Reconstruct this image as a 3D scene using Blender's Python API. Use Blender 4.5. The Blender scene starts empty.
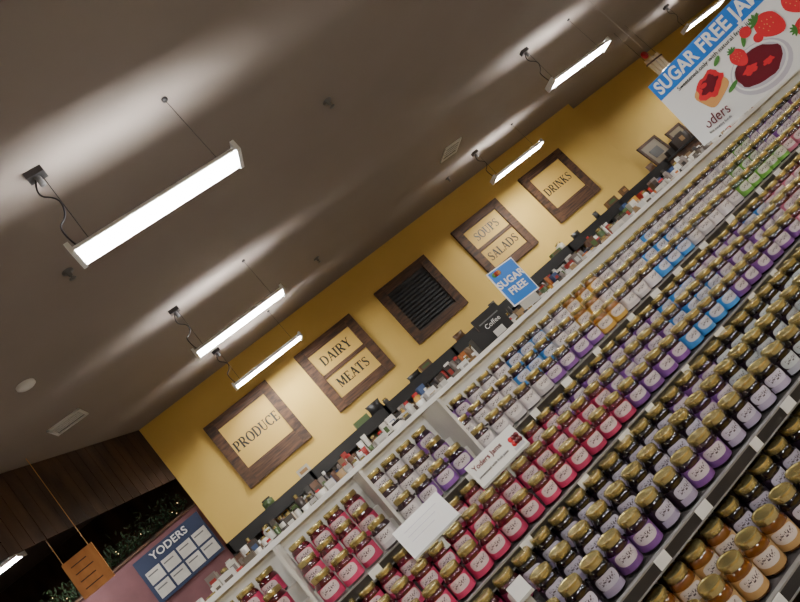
import bpy, math, random
from mathutils import Vector, Matrix
random.seed(11)
S=bpy.context.scene
COL=S.collection
def lin(r,g,b,a=1):
    f=lambda c:(c/255/12.92) if c/255<=0.04045 else ((c/255+0.055)/1.055)**2.4
    return (f(r),f(g),f(b),a)
# ---------------------------------------------------------------- materials
def newmat(name):
    m=bpy.data.materials.new(name); m.use_nodes=True
    nt=m.node_tree; b=nt.nodes['Principled BSDF']
    return m,nt,b
def flat(name,c,rough=.6,metal=0,emit=0,coat=0):
    m,nt,b=newmat(name)
    b.inputs['Base Color'].default_value=c; b.inputs['Roughness'].default_value=rough
    b.inputs['Metallic'].default_value=metal
    b.inputs['Coat Weight'].default_value=coat
    if emit:
        b.inputs['Emission Color'].default_value=c; b.inputs['Emission Strength'].default_value=emit
    return m
def noisy(name,c1,c2,scale=(4,4,4),rough=.7,detail=6,bump=0,lo=.35,hi=.65,metal=0):
    m,nt,b=newmat(name); N=nt.nodes; L=nt.links
    tc=N.new('ShaderNodeTexCoord'); mp=N.new('ShaderNodeMapping'); mp.inputs['Scale'].default_value=scale
    no=N.new('ShaderNodeTexNoise'); no.inputs['Detail'].default_value=detail; no.inputs['Scale'].default_value=1
    cr=N.new('ShaderNodeValToRGB'); cr.color_ramp.elements[0].position=lo; cr.color_ramp.elements[1].position=hi
    cr.color_ramp.elements[0].color=c1; cr.color_ramp.elements[1].color=c2
    L.new(tc.outputs['Object'],mp.inputs['Vector']); L.new(mp.outputs[0],no.inputs['Vector'])
    L.new(no.outputs['Fac'],cr.inputs['Fac']); L.new(cr.outputs['Color'],b.inputs['Base Color'])
    b.inputs['Roughness'].default_value=rough; b.inputs['Metallic'].default_value=metal
    if bump:
        bp=N.new('ShaderNodeBump'); bp.inputs['Strength'].default_value=bump; bp.inputs['Distance'].default_value=.01
        L.new(no.outputs['Fac'],bp.inputs['Height']); L.new(bp.outputs[0],b.inputs['Normal'])
    return m
def tintmat(name,rough=.4,coat=0,metal=0):
    m,nt,b=newmat(name); a=nt.nodes.new('ShaderNodeAttribute'); a.attribute_name='tint'
    nt.links.new(a.outputs['Color'],b.inputs['Base Color'])
    b.inputs['Roughness'].default_value=rough; b.inputs['Coat Weight'].default_value=coat
    b.inputs['Metallic'].default_value=metal
    return m
def mathn(nt,op,a,b=None,c=None):
    n=nt.nodes.new('ShaderNodeMath'); n.operation=op
    for i,v in enumerate((a,b,c)):
        if v is None: continue
        if isinstance(v,(int,float)): n.inputs[i].default_value=v
        else: nt.links.new(v,n.inputs[i])
    return n.outputs[0]
def labelmat():
    m,nt,b=newmat('jar_label_paper'); N=nt.nodes; L=nt.links
    a=N.new('ShaderNodeAttribute'); a.attribute_name='tint'; al=a.outputs['Alpha']
    uv=N.new('ShaderNodeUVMap'); uv.uv_map='UVMap'
    sp=N.new('ShaderNodeSeparateXYZ'); L.new(uv.outputs[0],sp.inputs[0])
    u,v=sp.outputs[0],sp.outputs[1]
    du=mathn(nt,'DIVIDE',mathn(nt,'SUBTRACT',u,.5),.30)
    dv=mathn(nt,'DIVIDE',mathn(nt,'SUBTRACT',v,.64),.34)
    rr=mathn(nt,'ADD',mathn(nt,'POWER',mathn(nt,'ABSOLUTE',du),3),mathn(nt,'POWER',mathn(nt,'ABSOLUTE',dv),3))
    patch=mathn(nt,'LESS_THAN',rr,1.0)
    mp=N.new('ShaderNodeMapping'); mp.inputs['Scale'].default_value=(34,11,1)
    L.new(uv.outputs[0],mp.inputs[0])
    no=N.new('ShaderNodeTexNoise'); no.inputs['Scale'].default_value=1; L.new(mp.outputs[0],no.inputs[0])
    ink=mathn(nt,'GREATER_THAN',no.outputs['Fac'],.53)
    inb=mathn(nt,'LESS_THAN',mathn(nt,'ABSOLUTE',mathn(nt,'SUBTRACT',v,.68)),.13)
    inu=mathn(nt,'LESS_THAN',mathn(nt,'ABSOLUTE',mathn(nt,'SUBTRACT',u,.5)),.19)
    ink=mathn(nt,'MULTIPLY',mathn(nt,'MULTIPLY',ink,inb),inu)
    def mix(f,A,B):
        n=N.new('ShaderNodeMix'); n.data_type='RGBA'
        for i,x in ((0,f),(6,A),(7,B)):
            if isinstance(x,(int,float,tuple)): n.inputs[i].default_value=x
            else: L.new(x,n.inputs[i])
        return n.outputs[2]
    bg=mix(al,lin(34,20,34),a.outputs['Color'])
    pf=mathn(nt,'SUBTRACT',.85,mathn(nt,'MULTIPLY',al,.62))
    pc=mix(pf,lin(222,214,212),a.outputs['Color'])
    c=mix(patch,bg,pc)
    low=mathn(nt,'MULTIPLY',mathn(nt,'LESS_THAN',v,.34),mathn(nt,'LESS_THAN',mathn(nt,'ABSOLUTE',mathn(nt,'SUBTRACT',u,.5)),.3))
    low=mathn(nt,'MULTIPLY',low,mathn(nt,'SUBTRACT',1.0,al))
    c=mix(low,c,mix(.35,a.outputs['Color'],lin(110,70,140)))
    c=mix(ink,c,lin(60,40,50))
    L.new(c,b.inputs['Base Color']); b.inputs['Roughness'].default_value=.45
    return m
M_wall=noisy('yellow_paint',lin(214,178,92),lin(220,184,98),(1.2,1.2,1.2),.75)
M_ceil=noisy('taupe_ceiling_paint',lin(136,125,118),lin(142,131,124),(.8,.8,.8),.75)
M_floor=noisy('floor_tile',lin(160,150,138),lin(186,176,162),(3,3,3),.35)
M_frame=noisy('barn_wood_frame',lin(46,30,19),lin(94,63,41),(6,6,22),.7,bump=.4)
M_frameh=noisy('barn_wood_frame_h',lin(46,30,19),lin(94,63,41),(3,20,40),.7,bump=.4)
M_plank=noisy('dark_plank',lin(50,36,28),lin(84,62,47),(3,3,1),.8,bump=.5)
M_cream=flat('sign_cream',lin(204,168,88),.7)
M_black=flat('black_paint',lin(14,12,12),.5)
M_dark=flat('dark_metal',lin(34,32,34),.4)
M_white=flat('white_enamel',lin(228,228,226),.35)
M_offw=noisy('off_white_laminate',lin(192,189,182),lin(210,207,200),(5,5,5),.4)
M_grey=flat('grey_metal',lin(110,110,112),.4,.5)
M_edge=flat('shelf_edge_grey',lin(128,126,124),.5)
M_riser=flat('shelf_riser',lin(58,54,54),.6)
M_mauve=noisy('mauve_wall',lin(112,74,78),lin(126,84,88),(3,3,3),.8)
M_navy=flat('navy_board',lin(38,52,84),.5)
M_gold=flat('gold_lid',lin(186,170,116),.27,.8)
M_lab=labelmat(); M_jam=tintmat('jar_glass_jam',.06,1); M_tint=tintmat('package_print',.4,.3)
M_blue=flat('banner_blue',lin(20,110,200),.4); M_red=flat('print_red',lin(200,28,40),.4)
M_dred=flat('print_dark_red',lin(96,14,30),.3); M_green=flat('print_green',lin(62,120,44),.5)
M_toast=flat('print_toast',lin(206,150,84),.6); M_glassprint=flat('print_bowl',lin(190,186,196),.3)
M_orange=noisy('orange_wood',lin(170,108,52),lin(194,130,66),(8,8,3),.6)
M_tube,_n,_b=newmat('fluorescent_tube')
_b.inputs['Emission Color'].default_value=(1,.985,.955,1); _b.inputs['Emission Strength'].default_value=200
M_leaf=noisy('garland_leaf',lin(24,40,24),lin(54,74,44),(20,20,20),.7)
M_fairy=flat('fairy_bulb',lin(255,214,150),.4,0,4)
M_clear=flat('clear_plastic',lin(170,170,165),.15,0,0,1)
M_gloss=flat('laminated_card',lin(240,240,240),.12,0,0,1)
# ---------------------------------------------------------------- mesh builder
class MB:
    def __init__(s): s.v=[];s.f=[];s.m=[];s.t=[];s.sm=[];s.mats=[]
    def mi(s,m):
        if m not in s.mats: s.mats.append(m)
        return s.mats.index(m)
    def add(s,vs,fs,mat,tint=(1,1,1,1),smooth=False):
        o=len(s.v); s.v+= [tuple(p) for p in vs]; k=s.mi(mat)
        for f in fs: s.f.append([i+o for i in f]); s.m.append(k); s.t.append(tint); s.sm.append(smooth)
    def box(s,x0,x1,y0,y1,z0,z1,mat,tint=(1,1,1,1),R=None):
        P=[Vector((x,y,z)) for x in(x0,x1) for y in(y0,y1) for z in(z0,z1)]
        if R is not None: P=[R@p for p in P]
        F=[(0,1,3,2),(4,6,7,5),(0,4,5,1),(2,3,7,6),(0,2,6,4),(1,5,7,3)]
        s.add(P,F,mat,tint)
    def lathe(s,prof,seg,mat,c=(0,0,0),tint=(1,1,1,1),smooth=True,R=None):
        vs=[];fs=[]
        for r,z in prof:
            for i in range(seg):
                a=2*math.pi*i/seg; p=Vector((r*math.cos(a),r*math.sin(a),z))
                if R is not None: p=R@p
                vs.append(p+Vector(c))
        for j in range(len(prof)-1):
            for i in range(seg):
                k=(i+1)%seg
                fs.append((j*seg+i,j*seg+k,(j+1)*seg+k,(j+1)*seg+i))
        s.add(vs,fs,mat,tint,smooth)
    def obj(s,name,parent=None):
        me=bpy.data.meshes.new(name); me.from_pydata(s.v,[],s.f)
        for m in s.mats: me.materials.append(m)
        me.polygons.foreach_set('material_index',s.m)
        me.polygons.foreach_set('use_smooth',s.sm)
        at=me.attributes.new('tint','FLOAT_COLOR','FACE')
        at.data.foreach_set('color',[c for t in s.t for c in t])
        me.update()
        o=bpy.data.objects.new(name,me); COL.objects.link(o)
        if parent: o.parent=parent
        return o
def empty(name,loc=(0,0,0)):
    e=bpy.data.objects.new(name,None); e.empty_display_size=.1; e.location=loc; COL.objects.link(e); return e
def text(body,size,mat,M,parent,name='lettering',bold=0.0,sx=1,ext=.001,align='CENTER'):
    cu=bpy.data.curves.new(name,'FONT'); cu.body=body; cu.size=size; cu.align_x=align; cu.align_y='CENTER'
    cu.extrude=ext; cu.offset=bold; cu.space_character=1.04
    cu.materials.append(mat)
    o=bpy.data.objects.new(name,cu); COL.objects.link(o); o.matrix_world=M@Matrix.Diagonal((sx,1,1,1))
    if parent:
        o.parent=parent; o.matrix_parent_inverse=Matrix.Translation(parent.location).inverted()
    return o
# ---- painted serif capitals, built stroke by stroke
TK,TN=.20,.09
def glyph(ch):
    st=[]
    def stem(x0,y0,x1,y1,w): st.append([(x0,y0,w),(x1,y1,w)])
    def serif(x,y,w=.3): st.append([(x-w/2,y,.07),(x+w/2,y,.07)])
    def arc(cx,cy,rx,ry,a0,a1,n=18,tk=TK,tn=TN):
        L=[]
        for i in range(n+1):
            a=math.radians(a0+(a1-a0)*i/n); L.append((cx+rx*math.cos(a),cy+ry*math.sin(a),tn+(tk-tn)*abs(math.cos(a))**1.5))
        st.append(L)
    t=.035
    if ch in 'PR':
        stem(.17,0,.17,1,TK); serif(.17,t,.36); serif(.12,1-t,.24)
        st.append([(.17,1-t,TN),(.36,1-t,TN)]); st.append([(.17,.47,TN),(.36,.47,TN)])
        arc(.36,.735,.24,.265-t/2,90,-90); adv=.74
        if ch=='R': stem(.36,.47,.68,.03,TK); serif(.72,t,.2); adv=.88
    elif ch=='O': arc(.42,.5,.34,.47,0,360,36); adv=.88
    elif ch=='D':
        stem(.17,0,.17,1,TK); serif(.14,t,.28); serif(.14,1-t,.28)
        st.append([(.17,1-t,TN),(.36,1-t,TN)]); st.append([(.17,t,TN),(.36,t,TN)]); arc(.36,.5,.36,.465,90,-90); adv=.88
    elif ch=='U': 
        stem(.17,1,.17,.32,TK); serif(.17,1-t,.36); stem(.65,1,.65,.32,TN); serif(.65,1-t,.26); arc(.41,.32,.24,.29,180,360,tk=.12); adv=.86
    elif ch=='C': arc(.43,.5,.35,.46,42,318,30); stem(.70,.70,.70,.96,TN); adv=.82
    elif ch in 'EL':
        stem(.17,0,.17,1,TK); serif(.14,1-t,.28); st.append([(0,t,TN),(.62,t,TN)]); stem(.62,0,.62,.24,TN)
        if ch=='E': st.append([(.1,1-t,TN),(.58,1-t,TN)]); stem(.58,1,.58,.78,TN); st.append([(.17,.51,TN),(.46,.51,TN)]); stem(.46,.4,.46,.62,.045)
        adv=.72
    elif ch=='A': stem(.12,0,.40,1,TN); stem(.40,1,.70,0,TK); serif(.10,t,.24); serif(.70,t,.3); st.append([(.2,.34,TN),(.6,.34,TN)]); adv=.88
    elif ch=='I': stem(.17,0,.17,1,TK); serif(.17,t,.36); serif(.17,1-t,.36); adv=.42
    elif ch=='Y': stem(.12,1,.40,.45,TK); stem(.70,1,.40,.45,TN); stem(.4,0,.4,.48,TK); serif(.4,t,.32); serif(.12,1-t,.3); serif(.70,1-t,.24); adv=.84
    elif ch=='M': stem(.14,0,.14,1,TN); stem(.16,1,.46,.06,TK); stem(.46,.06,.76,1,TN); stem(.80,0,.80,1,TK); serif(.14,t,.24); serif(.80,t,.32); serif(.10,1-t,.2); serif(.84,1-t,.24); adv=1.04
    elif ch=='N': stem(.14,0,.14,1,TN); stem(.16,1,.68,0,TK); stem(.70,0,.70,1,TN); serif(.14,t,.24); serif(.10,1-t,.2); serif(.70,1-t,.24); adv=.9
    elif ch=='T': stem(.36,0,.36,1,TK); serif(.36,t,.34); st.append([(.03,1-t,TN),(.69,1-t,TN)]); stem(.03,1,.03,.76,TN); stem(.69,1,.69,.76,TN); adv=.78
    elif ch=='S':
        L=[(.56,.80,.07),(.50,.92,.08),(.36,.96,.085),(.20,.91,.12),(.13,.77,.16),(.20,.62,.18),(.34,.53,.19),(.48,.43,.19),(.56,.28,.17),(.50,.11,.12),(.34,.04,.085),(.18,.07,.08),(.09,.22,.07)]
        st.append(L); stem(.57,.74,.57,.98,.055); stem(.09,.02,.09,.28,.055); adv=.68
    elif ch=='K': stem(.17,0,.17,1,TK); serif(.17,t,.36); serif(.17,1-t,.36); stem(.24,.4,.64,1,TN); stem(.36,.56,.68,0,TK); serif(.64,1-t,.24); serif(.70,t,.28); adv=.86
    else: adv=.4
    return adv,st
def serif_text(body,h,sx,mat,x,y,z,parent):
    tot=sum(glyph(c)[0] for c in body); b=MB(); px=-tot/2; lay=0
    for c in body:
        adv,st=glyph(c)
        for L in st:
            lay+=1; dy=-.0003*(lay%9); vs=[]
            for i,(a,q,w) in enumerate(L):
                p=L[max(0,i-1)]; n=L[min(len(L)-1,i+1)]; dx,dq=n[0]-p[0],n[1]-p[1]; l=math.hypot(dx,dq) or 1
                nx,nq=-dq/l*w/2,dx/l*w/2
                for s in(1,-1): vs.append((x+(px+a+s*nx)*h*sx,y+dy,z+(q+s*nq-.5)*h))
            b.add(vs,[(2*i,2*i+1,2*i+3,2*i+2) for i in range(len(L)-1)],mat)
        px+=adv
    o=b.obj('lettering'); o.parent=parent; o.location=-parent.location
def wallM(x,y,z): return Matrix.Translation((x,y,z))@Matrix.Rotation(math.pi/2,4,'X')
def tube(name,pts,r,mat,parent=None):
    cu=bpy.data.curves.new(name,'CURVE'); cu.dimensions='3D'; cu.bevel_depth=r; cu.bevel_resolution=2
    sp=cu.splines.new('NURBS'); sp.points.add(len(pts)-1); sp.use_endpoint_u=True; sp.order_u=3
    for p,q in zip(sp.points,pts): p.co=(*q,1)
    cu.materials.append(mat); o=bpy.data.objects.new(name,cu); COL.objects.link(o)
    if parent: o.parent=parent
    return o
H=1.6           # camera height
ZC=4.49         # ceiling
YW=10.0
# ---------------------------------------------------------------- room shell
b=MB(); b.box(-9,20,-6,14.2,-.1,0,M_floor); b.obj('floor')
b=MB(); b.box(-9,20,-6,14.2,ZC,ZC+.1,M_ceil); b.obj('ceiling')
b=MB(); b.box(-1.17,9.3,YW,YW+.7,0,ZC,M_wall); b.obj('wall_back')
b=MB(); b.box(9.3,20,YW+.56,YW+.7,0,ZC,M_wall); b.obj('wall_back_right')
b=MB(); b.box(-9,-1.0,13,13.1,0,ZC,M_plank); b.obj('wall_back_left')
b=MB(); b.box(-9,-8.9,-6,13,0,ZC,M_mauve); b.obj('wall_left')
b=MB(); b.box(19.9,20,-6,10.5,0,ZC,M_wall); b.obj('wall_right')
b=MB(); b.box(-8.9,19.9,-6,-5.9,0,ZC,M_wall); b.obj('wall_front')
b=MB(); b.box(-7,-1.17,10.15,10.45,0,3.03,M_mauve); b.box(-7,-1.17,10.12,10.48,3.03,3.07,M_frame); b.obj('wall_partition_left')
b=MB(); p0=Vector((-1.17,9.99,0)); p1=Vector((-5.56,2.5,0)); d=(p1-p0); n=int(d.length/.16)
for i in range(n):
    a=p0+d*(i/n); c=p0+d*((i+1)/n-.0012); nrm=Vector((-d.y,d.x,0)).normalized()*(.02+.012*random.random())
    zb=3.52
    b.add([(a.x,a.y,zb),(c.x,c.y,zb),(c.x,c.y,ZC),(a.x,a.y,ZC),(a.x-nrm.x,a.y-nrm.y,zb),(c.x-nrm.x,c.y-nrm.y,zb),(c.x-nrm.x,c.y-nrm.y,ZC),(a.x-nrm.x,a.y-nrm.y,ZC)],
      [(0,1,2,3),(4,5,6,7),(0,1,5,4),(1,2,6,5),(0,3,7,4)],M_plank)
b.obj('trim_plank_soffit')
# ---------------------------------------------------------------- department signs
def sign(rx,lines,black=False):
    x=rx*YW; z=H+1.65; e=empty('framed_department_sign',(x,YW,z)); h=.61; w=.165
    y1=YW-.002; b=MB()
    b.box(x-h,x-h+w,y1-.06,y1,z-h,z+h,M_frame); b.box(x+h-w,x+h,y1-.06,y1,z-h,z+h,M_frame)
    b.box(x-h+w,x+h-w,y1-.055,y1,z+h-w,z+h,M_frameh); b.box(x-h+w,x+h-w,y1-.055,y1,z-h,z-h+w,M_frameh)
    b.box(x-h+w,x+h-w,y1-.02,y1,z-h+w,z+h-w,M_black if black else M_cream)
    if len(lines)==2: b.box(x-h+w,x+h-w,y1-.045,y1-.02,z-.035,z+.035,M_frameh)
    if len(lines)==1:
        b.box(x-h+w,x+h-w,y1-.045,y1-.02,z-h+w,z-h+w+.11,M_frameh)
    if black:
        for i in range(12):
            zz=z-.42+i*.07; b.add([(x-h+w,y1-.022,zz),(x+h-w,y1-.022,zz),(x+h-w,y1-.045,zz+.03),(x-h+w,y1-.045,zz+.03)],[(0,1,2,3)],M_dark)
    o=b.obj('sign_board'); o.parent=e; o.location=(-x,-YW,-z)
    zs=[z+.04] if len(lines)==1 else [z+.235,z-.225]
    for l,zz in zip(lines,zs):
        serif_text(l,.17,.86 if len(l)>6 else .94,M_black,x,YW-.026,zz,e)
sign(.0187,['PRODUCE']); sign(.2,['DAIRY','MEATS']); sign(.3805,[],True); sign(.574,['SOUPS','SALADS']); sign(.763,['DRINKS'])
# ---------------------------------------------------------------- lamps
def lamp(x0,y,z,L=1.22):
    e=empty('fluorescent_ceiling_lamp',(x0+L/2,y,z)); x1=x0+L; off=(-(x0+L/2),-y,-z)
    b=MB()
    b.box(x0,x1,y-.036,y+.036,z+.02,z+.055,M_white)
    for s in(-1,1):
        for (a0,z0,a1,z1) in ((.056,.045,.108,.0),(.108,.0,.112,-.012)):
            ya,yb=y+s*a0,y+s*a1
            vs=[(x0,ya,z+z0),(x1,ya,z+z0),(x1,yb,z+z1),(x0,yb,z+z1),(x0,ya,z+z0+.004),(x1,ya,z+z0+.004),(x1,yb+s*.004,z+z1),(x0,yb+s*.004,z+z1)]
            b.add(vs,[(0,1,2,3),(4,7,6,5),(3,2,6,7),(0,4,5,1)],M_white)
    R=Matrix.Rotation(math.pi/2,3,'Y')
    for s in(-1,1):
        b.lathe([(0,.02),(.015,.02),(.015,L-.02),(0,L-.02)],10,M_tube,(x0,y+s*.045,z-.002),R=R)
    for xx in(x0-.02,x1-.01):
        b.box(xx,xx+.03,y-.115,y+.115,z-.026,z+.06,M_white)
    o=b.obj('lamp_body'); o.parent=e; o.location=off
    b=MB(); b.box(x0+.05,x0+.17,y-.04,y+.04,ZC-.05,ZC-.001,M_dark); b.lathe([(.0,-.02),(.022,-.02),(.022,-.001)],12,M_dark,(x1-.12,y,ZC))
    b.lathe([(.0,-.12),(.02,-.12),(.02,-.05)],10,M_grey,(x0+.11,y,ZC))
    o=b.obj('ceiling_mounts'); o.parent=e; o.location=off
    def T(n,p,r):
        t=tube(n,p,r,M_dark,e); t.location=off
    zt=ZC-.05; zl=z+.06
    T('power_cord',[(x0+.1,y,zt),(x0+.02,y+.02,zt-.1),(x0+.14,y-.02,zt-.22),(x0+.1,y+.02,(zt+zl)/2-.05),(x0+.0,y,zl+.18),(x0+.04,y,zl)],.006)
    T('hanger_left',[(x0+.14,y,zt),(x0+.13,y,(zt+zl)/2),(x0+.12,y,zl)],.0025)
    T('hanger_right',[(x1-.12,y,ZC-.03),(x1-.12,y,(zt+zl)/2),(x1-.12,y,zl)],.002)
for x0,y,dz in [(-.1,3.68,2.2),(.15,6.85,2.27),(.33,9.05,2.24),(5.86,8.8,2.25),(6.03,6.45,2.22),(6.1,3.5,2.2),(11.4,8.6,2.23),(11.9,6.0,2.22),(-4.25,8.95,2.22),
                (-.3,.9,2.2),(5.8,.7,2.2),(-.3,-2.2,2.2),(5.9,-2.2,2.2),(-5.8,3.5,2.2),(-5.8,0,2.2),(2.8,-1.6,2.2)]:  # out-of-view lamps; the last is added off the grid to brighten jar labels
    lamp(x0,y,H+dz)
# ---------------------------------------------------------------- ceiling fittings
def spr(x,y):
    b=MB(); b.lathe([(.05,-.001),(.05,-.008),(.018,-.014),(.018,-.05),(.007,-.055),(.007,-.075),(.03,-.078),(.03,-.081),(0,-.081)],14,M_grey,(x,y,ZC)); b.obj('ceiling_sprinkler')
spr(2.52,4.84); spr(-.27,4.93); spr(5.4,9.1); spr(2.4,8.4)
b=MB(); b.lathe([(.09,-.001),(.09,-.025),(.07,-.04),(.03,-.045),(0,-.045)],24,M_white,(-1.29,6.27,ZC)); b.obj('smoke_detector')
def vent(x,y,w=.5,d=.5):
    b=MB(); h=w/2; g=d/2; z1=ZC-.001
    for a in [(-h,h,-g,-g+.03),(-h,h,g-.03,g),(-h,-h+.03,-g,g),(h-.03,h,-g,g)]:
        b.box(x+a[0],x+a[1],y+a[2],y+a[3],ZC-.02,z1,M_white)
    for i in range(4):
        yy=y-g+.065+i*(d-.12)/4; b.box(x-h+.03,x+h-.03,yy,yy+.012,ZC-.018,ZC-.004,M_white)
    b.box(x-h+.03,x+h-.03,y-g+.03,y+g-.03,ZC-.003,z1,M_dark)
    b.obj('ceiling_vent')
vent(-1.48,7.82,.42,.34); vent(5.15,8.0,.36,.4)
# ---------------------------------------------------------------- near gondola with jars
KIND={'pink':((74,10,26),(190,58,98)),'mag':((50,8,22),(150,38,82)),'white':((50,30,38),(202,194,196)),'blue':((34,16,34),(62,136,204)),
'yellow':((120,74,20),(216,168,70)),'green':((40,50,20),(106,164,66)),'purple':((34,12,34),(124,76,148)),'lav':((14,8,13),(196,190,210)),
'teal':((14,9,12),(202,212,214)),'amber':((104,60,20),(188,150,96)),'rose':((70,20,34),(200,118,144))}
ALPHA0={'lav','teal'}
def kind(s,k,rx):
    rx+=random.uniform(-.012,.012)
    def pick(L):
        for e,n in L:
            if rx<e: return n
        return L[-1][1]
    if s==0:
        if k==0: return pick([(.06,'pink'),(.16,'white'),(.28,'purple'),(.46,'white'),(.6,'purple'),(.66,'yellow'),(.78,'white'),(.9,'blue'),(1.08,'white'),(1.24,'green'),(1.36,'rose'),(9,'white')])
        if k==1: return pick([(.08,'pink'),(.2,'white'),(.28,'purple'),(.4,'white'),(.5,'blue'),(.57,'white'),(.64,'yellow'),(.77,'white'),(.88,'blue'),(1.08,'white'),(1.2,'green'),(1.36,'purple'),(9,'rose')])
        return pick([(.1,'pink'),(.2,'white'),(.3,'purple'),(.42,'white'),(.5,'blue'),(.58,'white'),(.66,'yellow'),(.8,'white'),(.84,'blue'),(1.12,'white'),(1.2,'green'),(1.4,'purple'),(9,'white')])
    if s==1:
        if k==2: return pick([(.1,'pink'),(.42,'pink'),(.72,'purple'),(.84,'blue'),(1.0,'purple'),(1.1,'blue'),(9,'rose')])
        return pick([(.52,'pink'),(.72,'purple'),(.86,'blue'),(1.1,'purple'),(1.25,'rose'),(9,'white')])
    if s==2:
        if k==0: return pick([(.3,'lav'),(.40,'purple'),(.5,'lav'),(.6,'purple'),(.8,'lav'),(9,'teal')])
        return pick([(.2,'mag'),(.6,'lav'),(.72,'purple'),(9,'teal')])
    if s==3:
        if k==0: return pick([(.62,'amber'),(.8,'lav'),(9,'amber')])
        return pick([(.5,'amber'),(9,'lav')])
    return 'amber' if rx<.8 else 'lav'
rows={0:[(2.20,-.235),(2.31,-.172),(2.42,-.108)],1:[(1.93,-.455),(2.03,-.402),(2.125,-.352)],2:[(1.65,-.655),(1.75,-.61),(1.85,-.569)],
3:[(1.52,-.86),(1.61,-.815),(1.70,-.774)],4:[(1.46,-1.1),(1.56,-1.06),(1.66,-1.02)]}
lip={0:(2.15,-.237),1:(1.88,-.457),2:(1.60,-.657),3:(1.47,-.862),4:(1.41,-1.102)}
XL,XR=-1.5,5.2
V=[];F=[];MI=[];TI=[];SM=[];UV=[]
SEG=16
def jar(x,y,z,sc,kd):
    jc,lc=KIND[kd]
    jc=lin(*jc); q=random.uniform(.88,1.05); lc=lin(*[min(255,c*q) for c in lc],a=0 if kd in ALPHA0 else 1)
    ang=random.uniform(-.3,.3)+.15
    def lat(prof,mi,t,sm=True):
        o=len(V)
        for r,zz in prof:
            for i in range(SEG):
                a=2*math.pi*i/SEG
                V.append((x+sc*r*math.cos(a),y+sc*r*math.sin(a),z+sc*zz))
        for q in range(len(prof)-1):
            for i in range(SEG):
                kx=(i+1)%SEG
                F.append((o+q*SEG+i,o+q*SEG+kx,o+(q+1)*SEG+kx,o+(q+1)*SEG+i)); MI.append(mi);TI.append(t);SM.append(sm);UV.extend([0]*8)
    lat([(.030,0),(.036,.004),(.036,.064),(.0335,.073),(.0300,.078)],0,jc)
    lat([(.0312,.078),(.0330,.080),(.0324,.084),(.0330,.088),(.0325,.0935),(.0312,.0965)],1,(1,1,1,1))
    o=len(V)
    for q,(r,zz) in enumerate([(.0312,.0965),(.0272,.0968),(.0262,.0950)]):
        for i in range(SEG):
            a=2*math.pi*i/SEG; V.append((x+sc*r*math.cos(a),y+sc*r*math.sin(a),z+sc*zz))
    for q in range(2):
        for i in range(SEG):
            kx=(i+1)%SEG; F.append((o+q*SEG+i,o+q*SEG+kx,o+(q+1)*SEG+kx,o+(q+1)*SEG+i)); MI.append(1);TI.append((1,1,1,1));SM.append(False);UV.extend([0]*8)
    F.append(tuple(o+2*SEG+i for i in range(SEG))); MI.append(1);TI.append((1,1,1,1));SM.append(False);UV.extend([0]*(2*SEG))
    n=10; o=len(V)
    for i in range(n+1):
        a=-math.pi/2-ang+(i/n-.5)*math.radians(190)
        for zz in(.008,.060): V.append((x+sc*.0365*math.cos(a),y+sc*.0365*math.sin(a),z+sc*zz))
    for i in range(n):
        F.append((o+2*i,o+2*i+2,o+2*i+3,o+2*i+1)); MI.append(2);TI.append(lc);SM.append(True)
        u0,u1=i/n,(i+1)/n; UV.extend([u0,0,u1,0,u1,1,u0,1])
DIV=[-.95,-.55,-.15,.22,.60]
for s in rows:
    for k,(y,z) in enumerate(rows[s]):
        x=XL+.06+random.random()*.03
        while x<XR-.05:
            if any(abs(x-dv)<.047 for dv in DIV) and s==0: x+=.01; continue
            jy=random.uniform(-.004,.004)
            big=(s==0 and x<.56)
            sc=1.08 if big else (1.07 if s>=2 else random.choice([1.0,1.0,.97,1.03]))
            if random.random()>.006: jar(x,y+jy,H+z,sc,kind(s,k,x/y))
            x+=(.080 if (big or s>=2) else .0765)+random.random()*.004
me=bpy.data.meshes.new('jam_jars'); me.from_pydata(V,[],F)
for m in(M_jam,M_gold,M_lab): me.materials.append(m)
me.polygons.foreach_set('material_index',MI); me.polygons.foreach_set('use_smooth',SM)
at=me.attributes.new('tint','FLOAT_COLOR','FACE'); at.data.foreach_set('color',[c for t in TI for c in t])
uvl=me.uv_layers.new(name='UVMap'); uvl.data.foreach_set('uv',UV); me.update()
COL.objects.link(bpy.data.objects.new('jam_jars',me))
b=MB()
b.box(XL,XR,2.48,2.62,0,H+.045,M_offw)
b.box(XL-.02,XR+.02,2.46,2.92,H+.035,H+.055,M_white)
for s in rows:
    ly,lz=lip[s]; lz+=H
    b.box(XL,XR,ly,2.48,lz-.007,lz,M_offw if s==0 else M_riser)
    b.box(XL,XR,ly-.012,ly,lz-.03,lz-.001,M_dark); b.box(XL,XR,ly-.014,ly+.002,lz-.001,lz+.004,M_edge); b.box(XL,XR,ly-.014,ly,lz-.034,lz-.03,M_edge)
    for k,(y,z) in enumerate(rows[s]):
        if k: b.box(XL,XR,y-.045,y+.045 if k<2 else 2.48,lz,H+z-.001,M_offw if s<1 else M_riser)
    x=XL+.1
    while x<XR-.1:
        w=random.choice([.035,.045,.05]); b.box(x,x+w,ly-.016,ly-.014,lz-.028,lz+.002,M_white); x+=random.uniform(.14,.3)
b.box(XL,XR,1.42,2.9,0,.12,M_dark)
b.box(XL,XR,2.62,2.9,.12,.14,M_offw)
for i in range(5): b.box(XL,XR,2.62,2.9,.4+i*.26,.415+i*.26,M_offw)
for dv in DIV: b.box(dv-.006,dv+.006,2.15,2.48,H-.237,H+.03,M_offw)
for xx in (XL-.02,XR): 
    b.box(xx,xx+.02,2.1,2.92,0,H+.035,M_offw); b.box(xx,xx+.02,1.41,2.1,0,H-.46,M_offw)
b.obj('gondola_shelf')
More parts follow.
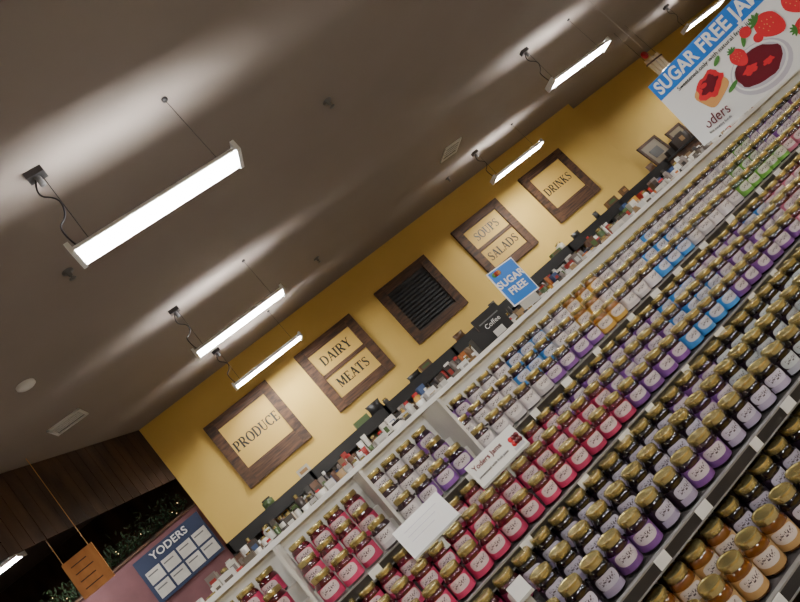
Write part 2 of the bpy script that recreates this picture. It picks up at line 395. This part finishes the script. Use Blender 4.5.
def card(x,y,z,w,h,tilt,name='shelf_sign',mat=None,rot=0):
    e=empty(name,(x,y,z)); M=Matrix.Translation((x,y,z))@Matrix.Rotation(math.radians(rot),4,'Z')@Matrix.Rotation(math.radians(90-tilt),4,'X')
    b=MB(); b.box(-w/2,w/2,-h/2,h/2,-.002,.002,mat or M_white)
    b.box(-w/2,w/2,-h/2-.008,-h/2,-.006,.006,M_clear)
    b.box(-.01,.01,-h/2-.05,-h/2+.01,-.006,-.002,M_clear)
    if mat is M_gloss:
        for i in range(3): b.box(-.07,.07-.02*i,.027-.02*i,.030-.02*i,.002,.0024,M_glassprint)
    o=b.obj('card'); o.matrix_world=M; o.parent=e; o.matrix_parent_inverse=Matrix.Translation(e.location).inverted()
    return e,M
card(.262,2.06,H-.245,.2,.115,32,mat=M_gloss)
e,M=card(.60,2.07,H-.25,.23,.088,14)
text('Yoders Jams',.026,M_dred,M@Matrix.Translation((-.03,.018,.003)),e,bold=.0004)
text('sweetened with fruit juice',.013,M_dark,M@Matrix.Translation((-.03,-.015,.003)),e)
b=MB()
for i in range(6): b.lathe([(0,.0),(.010,0),(.010,.001),(0,.001)],12,M_red if i%3==0 else M_dred,(.074+.014*(i%3),-.014+.018*(i//3),.003))
b.box(.06,.108,-.036,-.026,.002,.003,M_glassprint)
o=b.obj('berry_print'); o.matrix_world=M; o.parent=e; o.matrix_parent_inverse=Matrix.Translation(e.location).inverted()
card(.27,1.57,H-.45,.05,.04,15)
sxp=1.345
e=empty('countertop_sign',(sxp,2.5,H+.058)); 
M=Matrix.Translation((sxp,2.5,H+.202))@Matrix.Rotation(math.radians(4),4,'Y')@Matrix.Rotation(math.radians(86),4,'X')
b=MB(); b.box(-.08,.08,-.1,.1,-.003,.003,M_white); b.box(-.075,.075,-.094,.094,.003,.004,M_blue)
b.box(-.05,.05,-.14,-.1,-.004,.004,M_clear)
for i,c in enumerate([M_green,M_red,M_toast]): b.lathe([(0,.004),(.013,.004),(.013,.005),(0,.005)],12,c,(-.05+.012*i,.074,0))
o=b.obj('sign_panel'); o.matrix_world=M; o.parent=e; o.matrix_parent_inverse=Matrix.Translation(e.location).inverted()
for i,t in enumerate(['SUGAR','FREE']): text(t,.05,M_white,M@Matrix.Translation((0,.015-.052*i,.006)),e,bold=.0013,sx=.95)
# ---------------------------------------------------------------- banner
A=Vector((3.0,2.73,H+.085)); Bp=Vector((3.11,2.10,H+.035))
U=(Bp-A).normalized(); W=Vector((0,0,1)); Nn=U.cross(W).normalized(); W=Nn.cross(U).normalized()
MBn=Matrix(((U.x,W.x,Nn.x,A.x),(U.y,W.y,Nn.y,A.y),(U.z,W.z,Nn.z,A.z),(0,0,0,1)))
e=empty('hanging_banner',tuple(A))
b=MB(); BL=1.35; BH=.48
b.box(0,BL,0,BH,-.003,.003,M_white); b.box(0,BL,BH-.115,BH,.003,.0045,M_blue)
def blob(cx,cy,rx,ry,mat,z,n=28,wob=0,rot=0):
    vs=[(cx,cy,z)]
    for i in range(n):
        a=2*math.pi*i/n; r=1+wob*math.sin(5*a+cx*40)+wob*.6*math.sin(9*a)
        px,py=rx*r*math.cos(a),ry*r*math.sin(a)
        vs.append((cx+px*math.cos(rot)-py*math.sin(rot),cy+px*math.sin(rot)+py*math.cos(rot),z))
    b.add(vs,[(0,i+1,(i+1)%n+1) for i in range(n)],mat)
def berry(cx,cy,r,rot,z):
    vs=[(cx,cy,z)]; n=24
    for i in range(n):
        a=2*math.pi*i/n; rr=r*(1-.28*math.cos(a)*.6); w=rr*math.sin(a)*(.95-.25*max(0,-math.cos(a))); h=1.15*rr*math.cos(a)
        vs.append((cx+w*math.cos(rot)-h*math.sin(rot),cy+w*math.sin(rot)+h*math.cos(rot),z))
    b.add(vs,[(0,i+1,(i+1)%n+1) for i in range(n)],M_red)
    tx,ty=cx-r*math.sin(rot)*.8,cy+r*math.cos(rot)*.8
    for k in range(5): 
        a=rot+math.pi/2+(k-2)*.6; blob(tx+r*.3*math.cos(a),ty+r*.3*math.sin(a),r*.36,r*.12,M_green,z+.0006,10,0,a)
    for q in range(10):
        a=q*2.4; rr=r*.6*math.sqrt(q/10); blob(cx+rr*math.cos(a),cy+rr*math.sin(a),r*.04,r*.06,M_toast,z+.0006,6)
cx0,cy0=.255,.215
vs=[(cx0,cy0,.005)]
for i in range(32):
    a=2*math.pi*i/32; c,s_=math.cos(a),math.sin(a); r=1/((abs(c)**5+abs(s_)**5)**.2)
    px,py=.092*r*c,.072*r*s_; vs.append((cx0+px*.94-py*.34,cy0+px*.34+py*.94,.005))
b.add(vs,[(0,i+1,(i+1)%32+1) for i in range(32)],M_toast)
blob(.265,.24,.092,.06,M_red,.006,wob=.1,rot=.3); blob(.265,.245,.062,.036,M_dred,.0065,wob=.15,rot=.3); blob(.24,.26,.022,.012,M_red,.007)
blob(.35,.15,.04,.012,M_green,.0072,rot=.3)
blob(.51,.13,.165,.122,M_glassprint,.004); blob(.51,.14,.15,.108,M_white,.005); blob(.51,.14,.14,.096,M_glassprint,.0055); blob(.51,.145,.13,.085,M_dred,.006,wob=.04); blob(.47,.155,.04,.022,M_red,.0065,wob=.15); blob(.56,.13,.03,.015,M_red,.0065,wob=.15)
berry(.47,.25,.045,.1,.008)
blob(.55,.30,.045,.012,M_green,.0075,rot=.9); blob(.38,.31,.03,.012,M_green,.0075,rot=.5)
berry(.67,.27,.065,.5,.008); blob(.575,.315,.03,.028,M_red,.0079); blob(.60,.25,.024,.024,M_red,.0079); berry(.82,.27,.06,.2,.008); berry(.78,.14,.05,1.2,.008)
blob(1.05,.18,.12,.11,M_toast,.005,wob=.04); blob(1.05,.18,.1,.09,M_red,.006,wob=.08)
o=b.obj('banner_panel'); 
inv=Matrix.Translation(e.location).inverted()
o.matrix_world=MBn; o.parent=e; o.matrix_parent_inverse=inv
text('SUGAR FREE JAMS',.108,M_white,MBn@Matrix.Translation((.025,BH-.058,.006)),e,bold=.003,sx=.86,align='LEFT')
text('Sweetened only with natural fruit juices',.033,M_dark,MBn@Matrix.Translation((.12,BH-.137,.006)),e,align='LEFT')
text('Yoders',.085,M_dred,MBn@Matrix.Translation((.155,.085,.009))@Matrix.Rotation(.12,4,'Z')@Matrix(((1,.3,0,0),(0,1,0,0),(0,0,1,0),(0,0,0,1))),e,bold=.0002,sx=.9)
text('fine country foods',.02,M_dark,MBn@Matrix.Translation((.16,.035,.009)),e)
for u in(.15,1.2):
    q=MBn@Vector((u,BH,0)); t=tube('hanging_wire',[q,(q.x,q.y,(q.z+ZC)/2),(q.x,q.y,ZC)],.0006,M_grey,e); t.location=-e.location
# ---------------------------------------------------------------- background shelves and goods
PAL=[(210,205,195),(190,188,180),(60,50,44),(40,36,36),(120,96,70),(150,40,36),(70,92,50),(196,150,60),(120,110,104),(220,216,208),(90,60,44),(60,80,120),(176,100,40)]
def goods(b,x0,x1,y0,y1,z,hmin,hmax,pal=PAL,dens=1.0,wr=(.07,.16)):
    x=x0
    while x<x1:
        w=random.uniform(*wr); h=random.uniform(hmin,hmax); t=lin(*random.choice(pal)); y=random.uniform(y0,max(y0,y1-.12))
        k=random.random()
        if random.random()<dens:
            if k<.4:
                b.box(x,x+w*.92,y,y+.1,z,z+h,M_tint,t)
                b.box(x+w*.15,x+w*.75,y-.001,y,z+h*.3,z+h*.7,M_tint,lin(*random.choice(pal)))
            elif k<.75:
                r=w*.42; b.lathe([(r*.9,0),(r,.01),(r,h*.72),(r*.7,h*.82)],12,M_tint,(x+w/2,y+.06,z),t)
                b.lathe([(r*.75,h*.82),(r*.78,h*.84),(r*.78,h),(0,h)],12,M_gold if random.random()<.4 else M_tint,(x+w/2,y+.06,z),lin(*random.choice([(225,222,215),(40,36,36),(180,40,40)])),smooth=False)
            else:
                vs=[];n=6
                for jj in range(n+1):
                    f=jj/n; th=.05*math.sin(math.pi*f)+.004; ww=w*.46*(1-.15*math.sin(math.pi*f))
                    for sx,sy in((-1,-.3),(0,-1),(1,-.3),(1,.3),(0,1),(-1,.3)): vs.append((x+w/2+sx*ww,y+.06+sy*th,z+f*h))
                fs=[(q*6+i,q*6+(i+1)%6,(q+1)*6+(i+1)%6,(q+1)*6+i) for q in range(n) for i in range(6)]
                b.add(vs,fs,M_tint,t,True)
        x+=w
def island(y,x0,x1,top,name='gondola_shelf'):
    b=MB(); b.box(x0,x1,y+.36,y+.44,0,top,M_offw)
    for s in(0,.3,.6,.9,1.2): b.box(x0,x1,y,y+.8,.15+s,.17+s,M_offw); b.box(x0,x1,y-.01,y,.14+s,.18+s,M_dark)
    b.box(x0,x1,y+.02,y+.78,0,.15,M_dark); b.box(x0-.02,x1+.02,y+.1,y+.7,top,top+.02,M_white)
    for xx in(x0-.02,x1): b.box(xx,xx+.02,y,y+.8,0,top,M_offw)
    b.obj(name)
    g=MB()
    for s in(.6,.9,1.2): goods(g,x0+.02,x1-.05,y+.02,y+.3,.172+s,.12,.2)
    return g
WHT=[(205,200,195),(225,222,215),(190,186,178),(214,208,196),(90,80,70),(60,54,50),(150,120,80),(160,156,150)]
g=island(4.4,-1.2,6.2,1.62); goods(g,-1.15,6.1,4.52,4.7,1.64,.05,.12,WHT,.95,(.05,.11)); goods(g,-1.1,6.1,4.9,5.0,1.64,.07,.14,WHT,.8,(.05,.11)); g.obj('grocery_packages')
g=island(6.9,-1.3,8.8,1.72); goods(g,-1.2,8.7,7.05,7.25,1.74,.08,.2,dens=.95,wr=(.06,.13)); goods(g,-1.2,8.7,7.35,7.5,1.74,.12,.25,wr=(.06,.13)); g.obj('grocery_packages')
b=MB(); zt=2.2
b.box(-1.1,9.2,9.2,9.98,2.02,zt,M_black); b.box(-1.1,9.2,9.9,9.98,0,2.02,M_dark); b.box(-1.1,9.2,9.15,9.95,0,.45,M_dark)
for s in range(4): b.box(-1.1,9.2,9.4,9.9,.8+.36*s,.82+.36*s,M_grey)
for i in range(8): xx=-1.1+i*10.25/7; b.box(xx,xx+.05,9.2,9.98,0,zt,M_dark)
b.obj('refrigerated_display_case')
g=MB()
for s in range(4): goods(g,-1.0,9.1,9.42,9.7,.822+.36*s,.15,.28)
g.obj('chilled_packages')
g=MB(); goods(g,-.9,9.1,9.3,9.6,zt,.06,.2,[(40,34,32),(90,62,40),(26,24,24),(190,180,160),(70,90,50),(150,110,60)],.35,(.1,.3)); g.obj('display_crates')
e=empty('black_shelf_sign',(1.93,4.3,1.84)); b=MB(); b.box(1.80,2.06,4.28,4.3,1.66,1.92,M_black); b.box(1.70,1.82,4.26,4.36,1.66,1.82,M_black); b.box(1.72,2.05,4.25,4.405,1.645,1.66,M_black)
b.box(1.83,2.03,4.276,4.28,1.85,1.86,M_grey); b.box(1.88,1.98,4.276,4.28,1.70,1.755,M_offw)
o=b.obj('panel'); o.parent=e; o.location=-e.location
text('Coffee',.055,M_white,wallM(1.93,4.275,1.81),e)
g=island(5.6,6.9,13,1.66); goods(g,7,12.8,5.7,5.9,1.68,.12,.3,[(226,150,40),(214,120,30),(150,90,50),(60,50,44),(220,210,190),(120,40,30)],.9); g.obj('snack_bags')
b=MB(); b.box(9.6,16,9.6,10.5,0,2.15,M_frame); b.box(9.55,16.05,9.55,10.5,2.15,2.19,M_black); b.obj('wooden_display_cabinet')
def pic(x,y,z,w,h,lean=8):
    R=Matrix.Translation((x,y,z))@Matrix.Rotation(math.radians(-lean),4,'X')
    b=MB(); f=.06
    b.box(-w/2,-w/2+f,0,.03,0,h,M_frame); b.box(w/2-f,w/2,0,.03,0,h,M_frame); b.box(-w/2,w/2,0,.03,0,f,M_frameh); b.box(-w/2,w/2,0,.03,h-f,h,M_frameh)
    b.box(-w/2+f,w/2-f,.015,.02,f,h-f,M_tint,lin(128,112,84)); b.box(-w/4,w/5,.01,.015,h*.3,h*.65,M_tint,lin(50,44,36))
    o=b.obj('picture_frame'); o.matrix_world=R
pic(9.95,9.9,2.2,.62,.6); pic(11.6,9.9,2.2,.8,.72); pic(12.6,9.9,2.2,.6,.5); pic(10.7,9.9,2.2,.5,.46)
g=MB(); goods(g,9.7,15.5,9.65,9.85,2.2,.12,.42,[(30,24,22),(90,62,40),(150,120,80),(50,40,34)],.8,(.1,.3)); g.obj('display_crates')
e=empty('hanging_slat_sign',(9.6,8.1,H+1.95)); b=MB()
for i in range(4): b.box(9.42+.1*i,9.505+.1*i,8.09,8.11,H+1.72+.02*(i%2),H+2.1,M_tint,lin(206,180,132))
b.box(9.4,9.83,8.08,8.12,H+2.0,H+2.03,M_frameh)
R=Matrix.Rotation(math.pi/2,3,'X'); b.lathe([(0,-.01),(.075,-.01),(.075,.01),(0,.01)],20,M_red,(9.55,8.1,H+2.2),R=R)
o=b.obj('slats'); o.parent=e; o.location=-e.location
for xx in(9.45,9.78): t=tube('cord',[(xx,8.1,H+2.1),(xx,8.1,4.1),(xx,8.1,ZC)],.003,M_dark,e); t.location=-e.location
# ---------------------------------------------------------------- left corner
e=empty('hanging_wooden_sign',(-2.27,8,H+1.33)); b=MB()
b.box(-2.45,-2.07,7.985,8.015,H+1.1,H+1.58,M_orange)
for i in range(4): b.box(-2.38,-2.16-.03*(i%2),7.98,7.985,H+1.18+.1*i,H+1.192+.1*i,M_frameh)
o=b.obj('sign_plank'); o.parent=e; o.location=-e.location
for xx in(-2.43,-2.11): t=tube('cord',[(xx,8,H+1.58),(xx,8,3.9),(xx,8,ZC)],.004,M_toast,e); t.location=-e.location
e=empty('menu_board',(-1.78,10.12,H+1.0)); b=MB()
b.box(-2.36,-1.24,10.1,10.118,H+.62,H+1.34,M_navy)
for r in range(2):
    for c in range(4): b.box(-2.3+.265*c,-2.07+.265*c,10.09,10.1,H+.67+.235*r,H+.87+.235*r,M_offw); b.box(-2.28+.265*c,-2.12+.265*c,10.088,10.09,H+.80+.235*r,H+.82+.235*r,M_grey)
o=b.obj('board'); o.parent=e; o.location=-e.location
text('YODERS',.16,M_white,wallM(-1.8,10.09,H+1.235),e,bold=.003)
b=MB()
for i in range(1500):
    x=random.uniform(-5.5,-1.3); y=10.3+max(-.12,min(.12,random.gauss(0,.07))); z=3.13+abs(random.gauss(0,.14)); r=random.uniform(.03,.055)
    q=Matrix.Rotation(random.uniform(0,6.28),3,'Z')@Matrix.Rotation(random.uniform(-1.3,1.3),3,'X')
    b.add([Vector((x,y,z))+q@Vector(p) for p in((0,-r,0),(r*.35,0,.01),(0,r,0),(-r*.35,0,.01))],[(0,1,2,3)],M_leaf)
for i in range(14):
    x=random.uniform(-5,-1.35); b.lathe([(0,-.006),(.006,0),(0,.006)],6,M_fairy,(x,10.17,3.11+random.random()*.22))
b.obj('leaf_garland')
# ---------------------------------------------------------------- world + camera
w=bpy.data.worlds.new('World'); S.world=w; w.use_nodes=True
w.node_tree.nodes['Background'].inputs[0].default_value=(.8,.78,.75,1); w.node_tree.nodes['Background'].inputs[1].default_value=.1
cam=bpy.data.cameras.new('camera'); co=bpy.data.objects.new('camera',cam); COL.objects.link(co)
az,pt,ro=math.radians(19.2),math.radians(10),math.radians(42.5)
Fw=Vector((math.sin(az)*math.cos(pt),math.cos(az)*math.cos(pt),math.sin(pt))); R0=Vector((math.cos(az),-math.sin(az),0)); U0=R0.cross(Fw)
cx=math.cos(ro)*R0-math.sin(ro)*U0; cy=math.sin(ro)*R0+math.cos(ro)*U0
co.matrix_world=Matrix(((cx.x,cy.x,-Fw.x,0),(cx.y,cy.y,-Fw.y,0),(cx.z,cy.z,-Fw.z,H),(0,0,0,1)))
cam.sensor_width=36; cam.lens=27; cam.clip_start=.05; cam.clip_end=100
S.camera=co
